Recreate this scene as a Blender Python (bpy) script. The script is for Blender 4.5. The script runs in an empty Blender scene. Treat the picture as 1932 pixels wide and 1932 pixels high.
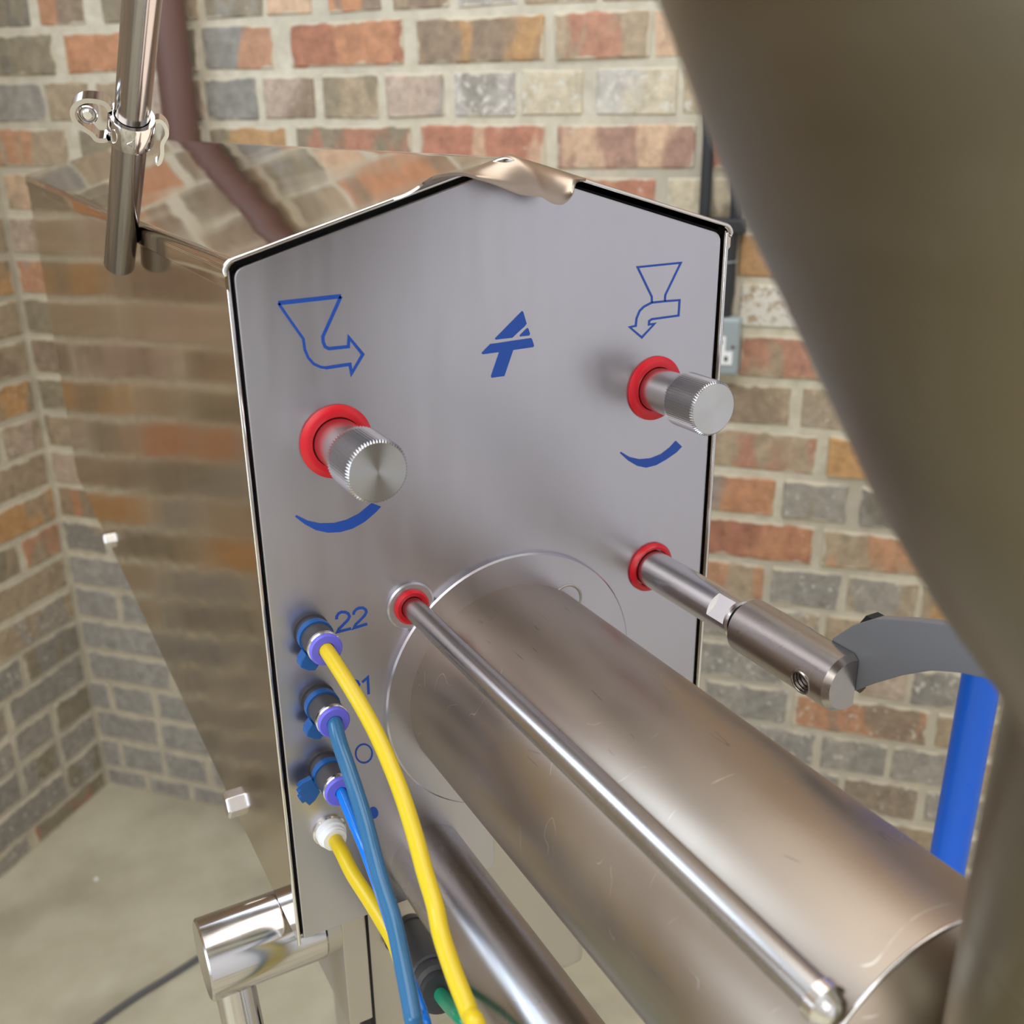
import bpy, bmesh, math, random
from mathutils import Vector, Matrix

# ------------------------------------------------------------------ camera, world, lights, exposure
H = 1.40                                   # lens height above the floor (metres)
F = 1925.0                                 # focal length in photo pixels (1932 x 1932)
CX = 966.0
PITCH, ROLL, YAW = math.radians(21.0), math.radians(0.6), math.radians(28.6)
_f = Vector((math.sin(YAW)*math.cos(PITCH), math.cos(YAW)*math.cos(PITCH), -math.sin(PITCH)))
_r = Vector((math.cos(YAW), -math.sin(YAW), 0))
_d = _f.cross(_r)
RIGHT = _r*math.cos(ROLL) + _d*math.sin(ROLL)
DOWN = _d*math.cos(ROLL) - _r*math.sin(ROLL)
FWD = _f

scene = bpy.context.scene
COL = scene.collection
cam_data = bpy.data.cameras.new('camera')
cam = bpy.data.objects.new('camera', cam_data)
COL.objects.link(cam)
cam_data.sensor_width = 36.0
cam_data.lens = 36.0*F/1932.0
cam_data.clip_start = 0.01
cam_data.clip_end = 60
cam_data.dof.use_dof = True
cam_data.dof.focus_distance = 0.56
cam_data.dof.aperture_fstop = 9.5
mw = Matrix.Identity(4)
for i in range(3):
    mw[i][0] = RIGHT[i]; mw[i][1] = -DOWN[i]; mw[i][2] = -FWD[i]
mw[2][3] = H
cam.matrix_world = mw
scene.camera = cam

world = bpy.data.worlds.new('daylight')
scene.world = world
world.use_nodes = True
bg = world.node_tree.nodes['Background']
bg.inputs[0].default_value = (0.88, 0.94, 1.0, 1)
bg.inputs[1].default_value = 1.0

scene.view_settings.view_transform = 'Standard'
scene.view_settings.look = 'None'
scene.view_settings.gamma = 1.0
scene.view_settings.use_curve_mapping = False
scene.view_settings.exposure = 0.22
scene.cycles.use_denoising = True

# the room's wall frame: u runs along the back wall (to the right), n points into the back wall
WA = math.radians(-46.5)
U = Vector((math.cos(WA), math.sin(WA), 0))
N = Vector((-math.sin(WA), math.cos(WA), 0))
D = 1.572            # lens to back wall
UC = -1.48           # the corner with the left wall
FL = -H              # floor level, seen from the lens


def area(name, u, t, z, sx, sy, direction, power, col):
    l = bpy.data.lights.new(name, 'AREA')
    l.shape = 'RECTANGLE'; l.size = sx; l.size_y = sy; l.energy = power; l.color = col
    o = bpy.data.objects.new(name, l); COL.objects.link(o)
    p = U*u + N*t
    o.location = (p.x, p.y, z + H)
    o.rotation_euler = Vector(direction).to_track_quat('-Z', 'Z').to_euler()
    return o


# daylight entering by the window in the left wall, and added overhead fill to brighten floor and walls
area('window_daylight', UC + 0.03, D - 0.90, 0.775, 1.0, 0.86, U - Vector((0, 0, 0.25)), 13, (0.60, 0.78, 1.0))
area('door_daylight', UC + 0.03, D - 3.05, 0.02, 1.6, 2.0, U, 42, (0.66, 0.82, 1.0))
for _i, (_u, _t) in enumerate(((0.0, 0.75), (0.0, 2.4), (0.0, 4.2), (0.0, 5.9))):
    area('overhead_fill_light', _u, D - _t, 1.56, 2.5, 1.25, (0, 0, -1), 24, (1.0, 0.985, 0.96))


# ------------------------------------------------------------------ pixel and vector helpers
def ray(px, py):
    return RIGHT*((px - CX)/F) + DOWN*((py - CX)/F) + FWD


def onY(px, py, y):
    d = ray(px, py); return d*(y/d.y)


def onX(px, py, x):
    d = ray(px, py); return d*(x/d.x)


def onZ(px, py, z):
    d = ray(px, py); return d*(z/d.z)


def at_depth(px, py, t):
    return ray(px, py)*t


def proj(p):
    z = p.dot(FWD)
    return p.dot(RIGHT)/z*F + CX, p.dot(DOWN)/z*F + CX, z


def lin(r, g, b):
    def c(v):
        v /= 255.0
        return v/12.92 if v <= 0.04045 else ((v + 0.055)/1.055)**2.4
    return (c(r), c(g), c(b), 1.0)


def tone(c, k=1.22, d=0.20):
    l = [x*.76 + y*.24 for x, y in zip(lin(*c)[:3], lin(154, 134, 104)[:3])]; m = sum(l)/3
    return tuple(min(.85, (v*(1 - d) + m*d)*k) for v in l)


def blend(a, b_, t):
    return tuple(x*(1 - t) + y*t for x, y in zip(a, b_))


# ------------------------------------------------------------------ materials
MATS = {}


def nodes(name):
    m = bpy.data.materials.new(name); m.use_nodes = True
    nt = m.node_tree
    b = nt.nodes['Principled BSDF']
    MATS[name] = m
    return m, nt, b


def plain(name, col, rough=0.5, metal=0.0, **kw):
    m, nt, b = nodes(name)
    b.inputs['Base Color'].default_value = col
    b.inputs['Roughness'].default_value = rough
    b.inputs['Metallic'].default_value = metal
    for k, v in kw.items():
        b.inputs[k.replace('_', ' ')].default_value = v
    # faint procedural wear so no surface is perfectly even
    tc = nt.nodes.new('ShaderNodeTexCoord')
    nz = nt.nodes.new('ShaderNodeTexNoise'); nz.inputs['Scale'].default_value = 60; nz.inputs['Detail'].default_value = 3
    nt.links.new(tc.outputs['Object'], nz.inputs['Vector'])
    mp = nt.nodes.new('ShaderNodeMapRange')
    mp.inputs['To Min'].default_value = max(0.02, rough - 0.06); mp.inputs['To Max'].default_value = rough + 0.06
    nt.links.new(nz.outputs['Fac'], mp.inputs['Value'])
    nt.links.new(mp.outputs['Result'], b.inputs['Roughness'])
    return m


def steel(name, col, rough, stretch=(1, 1, 1), scale=40, rvar=0.06, bump=0.0, bscale=4, cvar=0.06, dents=0.0, scratches=False):
    m, nt, b = nodes(name)
    L = nt.links.new
    b.inputs['Metallic'].default_value = 1.0
    tc = nt.nodes.new('ShaderNodeTexCoord')
    mp = nt.nodes.new('ShaderNodeMapping'); mp.inputs['Scale'].default_value = stretch
    L(tc.outputs['Object'], mp.inputs['Vector'])
    nz = nt.nodes.new('ShaderNodeTexNoise'); nz.inputs['Scale'].default_value = scale; nz.inputs['Detail'].default_value = 4
    L(mp.outputs['Vector'], nz.inputs['Vector'])
    mr = nt.nodes.new('ShaderNodeMapRange')
    mr.inputs['From Min'].default_value = 0.3; mr.inputs['From Max'].default_value = 0.7
    mr.inputs['To Min'].default_value = max(0.01, rough - rvar); mr.inputs['To Max'].default_value = rough + rvar
    L(nz.outputs['Fac'], mr.inputs['Value']); L(mr.outputs['Result'], b.inputs['Roughness'])
    nz2 = nt.nodes.new('ShaderNodeTexNoise'); nz2.inputs['Scale'].default_value = 9; nz2.inputs['Detail'].default_value = 5
    L(tc.outputs['Object'], nz2.inputs['Vector'])
    mx = nt.nodes.new('ShaderNodeMix'); mx.data_type = 'RGBA'
    mx.inputs[6].default_value = tuple(c*(1 - cvar) for c in col[:3]) + (1,)
    mx.inputs[7].default_value = tuple(min(1, c*(1 + cvar)) for c in col[:3]) + (1,)
    L(nz2.outputs['Fac'], mx.inputs[0]); L(mx.outputs[2], b.inputs['Base Color'])
    if scratches:
        # hairline scratches: thin level lines of stretched noise, kept only in scattered patches
        prev = mx.outputs[2]
        for kk, (rot, sc_) in enumerate((((.3, .2, .5), (70, 6, 70)), ((1.1, .4, -.6), (9, 60, 50)))):
            mpp = nt.nodes.new('ShaderNodeMapping'); mpp.inputs['Rotation'].default_value = rot; mpp.inputs['Scale'].default_value = sc_
            L(tc.outputs['Object'], mpp.inputs['Vector'])
            ns = nt.nodes.new('ShaderNodeTexNoise'); ns.inputs['Scale'].default_value = 1.0; ns.inputs['Detail'].default_value = 1
            L(mpp.outputs['Vector'], ns.inputs['Vector'])
            s1 = nt.nodes.new('ShaderNodeMath'); s1.operation = 'SUBTRACT'; s1.inputs[1].default_value = 0.5; L(ns.outputs['Fac'], s1.inputs[0])
            s2 = nt.nodes.new('ShaderNodeMath'); s2.operation = 'ABSOLUTE'; L(s1.outputs[0], s2.inputs[0])
            s3 = nt.nodes.new('ShaderNodeMapRange'); s3.inputs['From Min'].default_value = 0.002; s3.inputs['From Max'].default_value = 0.006
            s3.inputs['To Min'].default_value = 1; s3.inputs['To Max'].default_value = 0
            L(s2.outputs[0], s3.inputs['Value'])
            nm = nt.nodes.new('ShaderNodeTexNoise'); nm.inputs['Scale'].default_value = 38 + 9*kk; nm.inputs['Detail'].default_value = 2
            L(tc.outputs['Object'], nm.inputs['Vector'])
            s4 = nt.nodes.new('ShaderNodeMapRange'); s4.inputs['From Min'].default_value = 0.60; s4.inputs['From Max'].default_value = 0.66
            s4.inputs['To Max'].default_value = 0.55
            L(nm.outputs['Fac'], s4.inputs['Value'])
            s5 = nt.nodes.new('ShaderNodeMath'); s5.operation = 'MULTIPLY'; L(s3.outputs[0], s5.inputs[0]); L(s4.outputs[0], s5.inputs[1])
            mk = nt.nodes.new('ShaderNodeMix'); mk.data_type = 'RGBA'
            mk.inputs[7].default_value = (.12, .11, .1, 1) if kk == 0 else (.8, .77, .72, 1)
            L(s5.outputs[0], mk.inputs[0]); L(prev, mk.inputs[6]); prev = mk.outputs[2]
        L(prev, b.inputs['Base Color'])
    if bump:
        nb = nt.nodes.new('ShaderNodeTexNoise'); nb.inputs['Scale'].default_value = bscale; nb.inputs['Detail'].default_value = 1
        L(tc.outputs['Object'], nb.inputs['Vector'])
        bp = nt.nodes.new('ShaderNodeBump'); bp.inputs['Strength'].default_value = 1.0; bp.inputs['Distance'].default_value = bump
        L(nb.outputs['Fac'], bp.inputs['Height'])
        last = bp
        if dents:
            vz = nt.nodes.new('ShaderNodeTexNoise'); vz.inputs['Scale'].default_value = 260; vz.inputs['Detail'].default_value = 2
            L(mp.outputs['Vector'], vz.inputs['Vector'])
            rp = nt.nodes.new('ShaderNodeMapRange'); rp.inputs['From Min'].default_value = 0.66; rp.inputs['From Max'].default_value = 0.74
            L(vz.outputs['Fac'], rp.inputs['Value'])
            b2 = nt.nodes.new('ShaderNodeBump'); b2.inputs['Strength'].default_value = 0.5; b2.inputs['Distance'].default_value = dents
            L(rp.outputs['Result'], b2.inputs['Height']); L(bp.outputs['Normal'], b2.inputs['Normal'])
            last = b2
        L(last.outputs['Normal'], b.inputs['Normal'])
    return m


steel('panel_steel', lin(194, 191, 198), 0.33, (7, 1, 0.8), 12, 0.035, 0.0, 4, 0.03)
steel('side_steel', lin(206, 192, 176), 0.10, (1, 1, 1), 20, 0.03, 0.0012, 5)
steel('lid_steel', lin(205, 190, 176), 0.06, (1, 1, 1), 20, 0.02, 0.0014, 7)
steel('tab_steel', lin(172, 156, 142), 0.32, (1, 1, 1), 20, 0.02)  # base made browner than the lid to stand in for brown reflections
steel('tube_steel', lin(170, 156, 142), 0.35, (1, 1, 1), 14, 0.05, 0.0, 9, 0.05, 0.0, True)
steel('satin_steel', lin(178, 172, 168), 0.28, (1, 1, 1), 20, 0.04)
steel('turned_steel', lin(205, 203, 203), 0.24, (1, 1, 1), 20, 0.03)
steel('polished_steel', lin(200, 196, 194), 0.13, (1, 1, 1), 40, 0.04)
steel('pipe_steel', lin(176, 172, 172), 0.16, (1, 1, 1), 20, 0.04)
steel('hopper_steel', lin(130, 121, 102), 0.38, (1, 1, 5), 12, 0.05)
steel('bright_edge', lin(225, 222, 220), 0.16, (1, 1, 1), 60, 0.03)
steel('plate_steel', lin(196, 190, 182), 0.45, (1, 1, 1), 30, 0.05)
plain('gap_black', lin(18, 18, 20), 0.8)
plain('red_seal', lin(206, 22, 38), 0.32)
plain('blue_paint', lin(22, 74, 168), 0.42)
plain('blue_worn', lin(62, 104, 170), 0.45)
plain('yellow_hose', lin(208, 180, 24), 0.34, Subsurface_Weight=0.15, Subsurface_Scale=0.004)
plain('dusk_blue_hose', lin(46, 100, 140), 0.2, Subsurface_Weight=0.1, Subsurface_Scale=0.004)
plain('bright_blue_hose', lin(0, 112, 210), 0.2)
plain('green_hose', lin(12, 140, 100), 0.3)
plain('black_plastic', lin(44, 44, 46), 0.38)
plain('fitting_black', lin(62, 60, 64), 0.5)
plain('lilac_plastic', lin(104, 100, 214), 0.42)
plain('clip_blue', lin(22, 84, 150), 0.35)
plain('white_plastic', lin(236, 236, 236), 0.35)
plain('blue_post', lin(0, 98, 222), 0.3)
plain('brown_paint', lin(100, 72, 64), 0.5)
plain('conduit_black', lin(40, 41, 44), 0.5)
plain('socket_grey', lin(150, 160, 162), 0.4)
plain('cable_grey', lin(90, 90, 92), 0.6)
plain('lever_grey', lin(118, 118, 120), 0.45, 0.2)
plain('mortar_scrap', lin(222, 220, 212), 0.9)

# face turned on a lathe: radial anisotropy makes the bright hourglass
m, nt, b = nodes('lathe_face')
b.inputs['Metallic'].default_value = 1.0; b.inputs['Roughness'].default_value = 0.3
b.inputs['Base Color'].default_value = lin(205, 204, 204)
b.inputs['Anisotropic'].default_value = 0.85; b.inputs['Anisotropic Rotation'].default_value = 0.25
tg = nt.nodes.new('ShaderNodeTangent'); tg.direction_type = 'RADIAL'; tg.axis = 'Y'
nt.links.new(tg.outputs['Tangent'], b.inputs['Tangent'])


def brick_material(name, geometry):
    m, nt, b = nodes(name)
    L = nt.links.new
    if geometry:
        a1 = nt.nodes.new('ShaderNodeAttribute'); a1.attribute_type = 'GEOMETRY'; a1.attribute_name = 'tone_a'
        a2 = nt.nodes.new('ShaderNodeAttribute'); a2.attribute_type = 'GEOMETRY'; a2.attribute_name = 'tone_b'
        a3 = nt.nodes.new('ShaderNodeAttribute'); a3.attribute_type = 'GEOMETRY'; a3.attribute_name = 'salt'
        c1, c2, wh = a1.outputs['Color'], a2.outputs['Color'], a3.outputs['Fac']
        rnd = a3.outputs['Fac']
    else:
        a1 = nt.nodes.new('ShaderNodeAttribute'); a1.attribute_type = 'OBJECT'; a1.attribute_name = 'tone_a'
        a2 = nt.nodes.new('ShaderNodeAttribute'); a2.attribute_type = 'OBJECT'; a2.attribute_name = 'tone_b'
        a3 = nt.nodes.new('ShaderNodeAttribute'); a3.attribute_type = 'OBJECT'; a3.attribute_name = 'salt'
        oi = nt.nodes.new('ShaderNodeObjectInfo')
        c1, c2, wh, rnd = a1.outputs['Color'], a2.outputs['Color'], a3.outputs['Fac'], oi.outputs['Random']
    geo = nt.nodes.new('ShaderNodeNewGeometry')
    sc = nt.nodes.new('ShaderNodeVectorMath'); sc.operation = 'MULTIPLY'; sc.inputs[1].default_value = (1, 1, 0.35)
    L(geo.outputs['Position'], sc.inputs[0])
    cmb = nt.nodes.new('ShaderNodeCombineXYZ')
    mul = nt.nodes.new('ShaderNodeMath'); mul.operation = 'MULTIPLY'; mul.inputs[1].default_value = 37.0
    L(rnd, mul.inputs[0]); L(mul.outputs[0], cmb.inputs[2])
    add = nt.nodes.new('ShaderNodeVectorMath'); add.operation = 'ADD'
    L(sc.outputs[0], add.inputs[0]); L(cmb.outputs[0], add.inputs[1])
    band = nt.nodes.new('ShaderNodeTexNoise'); band.inputs['Scale'].default_value = 13; band.inputs['Detail'].default_value = 2.5
    band.inputs['Distortion'].default_value = 0.25
    L(add.outputs[0], band.inputs['Vector'])
    br = nt.nodes.new('ShaderNodeMapRange'); br.interpolation_type = 'SMOOTHSTEP'
    br.inputs['From Min'].default_value = 0.47; br.inputs['From Max'].default_value = 0.55
    L(band.outputs['Fac'], br.inputs['Value'])
    mx = nt.nodes.new('ShaderNodeMix'); mx.data_type = 'RGBA'
    L(br.outputs['Result'], mx.inputs[0]); L(c1, mx.inputs[6]); L(c2, mx.inputs[7])
    # mottling
    mo = nt.nodes.new('ShaderNodeTexNoise'); mo.inputs['Scale'].default_value = 55; mo.inputs['Detail'].default_value = 6; mo.inputs['Roughness'].default_value = 0.65
    L(geo.outputs['Position'], mo.inputs['Vector'])
    mr = nt.nodes.new('ShaderNodeMapRange'); mr.inputs['From Min'].default_value = 0.25; mr.inputs['From Max'].default_value = 0.75
    mr.inputs['To Min'].default_value = 0.66; mr.inputs['To Max'].default_value = 1.3
    L(mo.outputs['Fac'], mr.inputs['Value'])
    mm = nt.nodes.new('ShaderNodeVectorMath'); mm.operation = 'SCALE'
    L(mx.outputs[2], mm.inputs[0]); L(mr.outputs['Result'], mm.inputs['Scale'])
    # pale salts and mortar smears, clumped
    sa = nt.nodes.new('ShaderNodeTexNoise'); sa.inputs['Scale'].default_value = 85; sa.inputs['Detail'].default_value = 5; sa.inputs['Roughness'].default_value = 0.7
    L(geo.outputs['Position'], sa.inputs['Vector'])
    sub = nt.nodes.new('ShaderNodeMath'); sub.operation = 'MULTIPLY_ADD'; sub.inputs[1].default_value = 0.33
    L(wh, sub.inputs[0]); L(sa.outputs['Fac'], sub.inputs[2])
    ss = nt.nodes.new('ShaderNodeMapRange'); ss.interpolation_type = 'SMOOTHSTEP'
    ss.inputs['From Min'].default_value = 0.68; ss.inputs['From Max'].default_value = 0.80
    L(sub.outputs[0], ss.inputs['Value'])
    m2 = nt.nodes.new('ShaderNodeMix'); m2.data_type = 'RGBA'
    m2.inputs[7].default_value = lin(208, 203, 190)
    L(ss.outputs['Result'], m2.inputs[0]); L(mm.outputs[0], m2.inputs[6])
    col_out = m2.outputs[2]
    if not geometry:
        tcg = nt.nodes.new('ShaderNodeTexCoord')
        sep = nt.nodes.new('ShaderNodeSeparateXYZ'); L(tcg.outputs['Generated'], sep.inputs[0])
        def edge(sock, size):
            s1 = nt.nodes.new('ShaderNodeMath'); s1.operation = 'SUBTRACT'; s1.inputs[1].default_value = 0.5; L(sock, s1.inputs[0])
            s2 = nt.nodes.new('ShaderNodeMath'); s2.operation = 'ABSOLUTE'; L(s1.outputs[0], s2.inputs[0])
            s3 = nt.nodes.new('ShaderNodeMath'); s3.operation = 'MULTIPLY_ADD'; s3.inputs[1].default_value = -size; s3.inputs[2].default_value = size/2
            L(s2.outputs[0], s3.inputs[0]); return s3.outputs[0]
        mn = nt.nodes.new('ShaderNodeMath'); mn.operation = 'MINIMUM'
        L(edge(sep.outputs[0], 0.16), mn.inputs[0]); L(edge(sep.outputs[2], 0.065), mn.inputs[1])
        sm = nt.nodes.new('ShaderNodeTexNoise'); sm.inputs['Scale'].default_value = 32; sm.inputs['Detail'].default_value = 5
        L(geo.outputs['Position'], sm.inputs['Vector'])
        s4 = nt.nodes.new('ShaderNodeMath'); s4.operation = 'MULTIPLY_ADD'; s4.inputs[1].default_value = -0.022
        L(sm.outputs['Fac'], s4.inputs[0]); L(mn.outputs[0], s4.inputs[2])
        s5 = nt.nodes.new('ShaderNodeMapRange'); s5.interpolation_type = 'SMOOTHSTEP'
        s5.inputs['From Min'].default_value = -0.0085; s5.inputs['From Max'].default_value = -0.0055
        s5.inputs['To Min'].default_value = 0.9; s5.inputs['To Max'].default_value = 0.0
        L(s4.outputs[0], s5.inputs['Value'])
        m3 = nt.nodes.new('ShaderNodeMix'); m3.data_type = 'RGBA'; m3.inputs[7].default_value = lin(196, 186, 164)
        L(s5.outputs['Result'], m3.inputs[0]); L(col_out, m3.inputs[6]); col_out = m3.outputs[2]
    L(col_out, b.inputs['Base Color'])
    b.inputs['Roughness'].default_value = 0.92
    bp = nt.nodes.new('ShaderNodeBump'); bp.inputs['Strength'].default_value = 0.5; bp.inputs['Distance'].default_value = 0.003
    L(mo.outputs['Fac'], bp.inputs['Height']); L(bp.outputs['Normal'], b.inputs['Normal'])
    return m


brick_material('brick', False)
brick_material('brick_field', True)


def noisy(name, ca, cb, scale, rough, bumpd, cc=None, scale2=2.0, detail=6):
    m, nt, b = nodes(name)
    L = nt.links.new
    geo = nt.nodes.new('ShaderNodeNewGeometry')
    n1 = nt.nodes.new('ShaderNodeTexNoise'); n1.inputs['Scale'].default_value = scale; n1.inputs['Detail'].default_value = detail
    n1.inputs['Roughness'].default_value = 0.62
    L(geo.outputs['Position'], n1.inputs['Vector'])
    mr = nt.nodes.new('ShaderNodeMapRange'); mr.inputs['From Min'].default_value = 0.3; mr.inputs['From Max'].default_value = 0.7
    L(n1.outputs['Fac'], mr.inputs['Value'])
    mx = nt.nodes.new('ShaderNodeMix'); mx.data_type = 'RGBA'
    mx.inputs[6].default_value = ca; mx.inputs[7].default_value = cb
    L(mr.outputs['Result'], mx.inputs[0])
    out = mx.outputs[2]
    if cc:
        n2 = nt.nodes.new('ShaderNodeTexNoise'); n2.inputs['Scale'].default_value = scale2; n2.inputs['Detail'].default_value = 5
        L(geo.outputs['Position'], n2.inputs['Vector'])
        m2 = nt.nodes.new('ShaderNodeMapRange'); m2.inputs['From Min'].default_value = 0.5; m2.inputs['From Max'].default_value = 0.72
        L(n2.outputs['Fac'], m2.inputs['Value'])
        mx2 = nt.nodes.new('ShaderNodeMix'); mx2.data_type = 'RGBA'; mx2.inputs[7].default_value = cc
        L(m2.outputs['Result'], mx2.inputs[0]); L(out, mx2.inputs[6])
        out = mx2.outputs[2]
    L(out, b.inputs['Base Color'])
    b.inputs['Roughness'].default_value = rough
    bp = nt.nodes.new('ShaderNodeBump'); bp.inputs['Strength'].default_value = 0.6; bp.inputs['Distance'].default_value = bumpd
    L(n1.outputs['Fac'], bp.inputs['Height']); L(bp.outputs['Normal'], b.inputs['Normal'])
    return m


noisy('mortar', lin(186, 176, 154), lin(212, 204, 184), 40, 0.95, 0.004, lin(170, 162, 146), 3)
noisy('concrete', lin(186, 178, 152), lin(206, 199, 176), 7, 0.8, 0.002, lin(150, 141, 118), 2.6)
noisy('plaster', lin(214, 212, 214), lin(222, 220, 222), 5, 0.9, 0.001)
noisy('ceiling_paint', lin(205, 203, 198), lin(212, 210, 206), 3, 0.9, 0.001)


# ------------------------------------------------------------------ geometry helpers (all points seen from the lens; H is added here)
def link_mesh(name, verts, faces, mat, parent=None, smooth=None, label=None, cat=None, group=None, kind=None, bevel=0.0, bseg=2):
    pts = [Vector(v) + Vector((0, 0, H)) for v in verts]
    lo = [min(p[i] for p in pts) for i in range(3)]; hi = [max(p[i] for p in pts) for i in range(3)]
    org = Vector(((lo[0] + hi[0])/2, (lo[1] + hi[1])/2, lo[2]))
    me = bpy.data.meshes.new(name)
    me.from_pydata([p - org for p in pts], [], faces)
    bm = bmesh.new(); bm.from_mesh(me)
    bmesh.ops.remove_doubles(bm, verts=bm.verts, dist=1e-6)
    bmesh.ops.recalc_face_normals(bm, faces=bm.faces)
    if bevel:
        ed = [e for e in bm.edges if len(e.link_faces) == 2 and e.calc_face_angle(0) > math.radians(30)]
        bmesh.ops.bevel(bm, geom=ed, offset=bevel, segments=bseg, profile=0.6, affect='EDGES', clamp_overlap=True)
    if smooth is not None:
        for f in bm.faces: f.smooth = True
        lim = math.radians(smooth)
        for e in bm.edges:
            if len(e.link_faces) == 2: e.smooth = e.calc_face_angle(0) < lim
    bm.to_mesh(me); bm.free()
    me.materials.append(MATS[mat])
    o = bpy.data.objects.new(name, me); COL.objects.link(o)
    if parent is None:
        o.location = org
    else:
        o.parent = parent
        o.location = org - wloc(parent)
    tag(o, label, cat, group, kind)
    return o


def wloc(o):
    p = Vector(o.location)
    while o.parent:
        o = o.parent; p += Vector(o.location)
    return p


def tag(o, label=None, cat=None, group=None, kind=None):
    if label: o['label'] = label
    if cat: o['category'] = cat
    if group: o['group'] = group
    if kind: o['kind'] = kind


def thing(name, label, cat, loc, group=None):
    o = bpy.data.objects.new(name, None); COL.objects.link(o)
    o.empty_display_size = 0.05
    o.location = Vector(loc) + Vector((0, 0, H))
    tag(o, label, cat, group)
    return o


def merge(*parts):
    V, Fc = [], []
    for v, f in parts:
        k = len(V); V += [Vector(p) for p in v]; Fc += [[i + k for i in q] for q in f]
    return V, Fc


def box(a, b):
    x0, y0, z0 = a; x1, y1, z1 = b
    v = [(x0, y0, z0), (x1, y0, z0), (x1, y1, z0), (x0, y1, z0), (x0, y0, z1), (x1, y0, z1), (x1, y1, z1), (x0, y1, z1)]
    return v, [[0, 3, 2, 1], [4, 5, 6, 7], [0, 1, 5, 4], [1, 2, 6, 5], [2, 3, 7, 6], [3, 0, 4, 7]]


def frame_of(d):
    d = Vector(d).normalized()
    a = Vector((0, 0, 1)) if abs(d.z) < 0.9 else Vector((1, 0, 0))
    x = d.cross(a).normalized(); y = d.cross(x).normalized()
    return d, x, y


def lathe(org, axis, prof, seg=48, teeth=None):
    """prof: list of (distance along axis, radius). Radius 0 closes an end."""
    d, x, y = frame_of(axis); org = Vector(org)
    V, Fc, rings = [], [], []
    for s, r in prof:
        c = org + d*s
        if r <= 1e-7:
            V.append(c); rings.append([len(V) - 1])
        else:
            k = len(V)
            for i in range(seg):
                a = 2*math.pi*i/seg
                V.append(c + (x*math.cos(a) + y*math.sin(a))*r)
            rings.append(list(range(k, k + seg)))
    for A, B in zip(rings, rings[1:]):
        for i in range(seg):
            j = (i + 1) % seg
            if len(A) == 1 and len(B) == 1: continue
            if len(A) == 1: Fc.append([A[0], B[i], B[j]])
            elif len(B) == 1: Fc.append([A[i], B[0], A[j]])
            else: Fc.append([A[i], B[i], B[j], A[j]])
    return V, Fc


def cyl(a, b, r, seg=32, ch=0.0):
    a = Vector(a); b = Vector(b); L = (b - a).length
    if ch: prof = [(0, 0), (0, r - ch), (ch, r), (L - ch, r), (L, r - ch), (L, 0)]
    else: prof = [(0, 0), (0, r), (L, r), (L, 0)]
    return lathe(a, b - a, prof, seg)


def torus(org, axis, R, r, seg=40, sub=10, a0=0, a1=2*math.pi):
    d, x, y = frame_of(axis); org = Vector(org)
    full = abs(a1 - a0 - 2*math.pi) < 1e-6
    V, Fc = [], []
    n = seg if full else seg + 1
    for i in range(n):
        a = a0 + (a1 - a0)*i/seg
        e = x*math.cos(a) + y*math.sin(a)
        for j in range(sub):
            t = 2*math.pi*j/sub
            V.append(org + e*(R + r*math.cos(t)) + d*(r*math.sin(t)))
    for i in range(seg):
        i2 = (i + 1) % n
        for j in range(sub):
            j2 = (j + 1) % sub
            Fc.append([i*sub + j, i2*sub + j, i2*sub + j2, i*sub + j2])
    if not full:
        Fc.append(list(range(sub))); Fc.append(list(range((n - 1)*sub, n*sub)))
    return V, Fc


def catmull(pts, per=8):
    P = [Vector(p) for p in pts]
    P = [P[0]*2 - P[1]] + P + [P[-1]*2 - P[-2]]
    out = []
    for i in range(1, len(P) - 2):
        for k in range(per):
            t = k/per
            a, b, c, d = P[i-1], P[i], P[i+1], P[i+2]
            out.append(0.5*((2*b) + (c - a)*t + (2*a - 5*b + 4*c - d)*t*t + (3*b - a - 3*c + d)*t**3))
    out.append(P[-2].copy())
    return out


def sweep(path, r, seg=16, caps=True):
    P = [Vector(p) for p in path]
    R = r if isinstance(r, (list, tuple)) else [r]*len(P)
    V, Fc = [], []
    t = (P[1] - P[0]).normalized()
    _, x, y = frame_of(t)
    for i, p in enumerate(P):
        t2 = (P[min(i + 1, len(P) - 1)] - P[max(i - 1, 0)]).normalized()
        x = (x - t2*x.dot(t2)).normalized(); y = t2.cross(x)
        for k in range(seg):
            a = 2*math.pi*k/seg
            V.append(p + (x*math.cos(a) + y*math.sin(a))*R[i])
    for i in range(len(P) - 1):
        for k in range(seg):
            k2 = (k + 1) % seg
            Fc.append([i*seg + k, (i+1)*seg + k, (i+1)*seg + k2, i*seg + k2])
    if caps:
        Fc.append(list(range(seg))); Fc.append(list(range((len(P)-1)*seg, len(P)*seg)))
    return V, Fc


def prism(pts, vec):
    """closed polygon extruded by vec"""
    n = len(pts); vec = Vector(vec)
    V = [Vector(p) for p in pts] + [Vector(p) + vec for p in pts]
    return V, [list(range(n)), list(range(n, 2*n))] + [[i, (i+1) % n, n + (i+1) % n, n + i] for i in range(n)]


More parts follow.
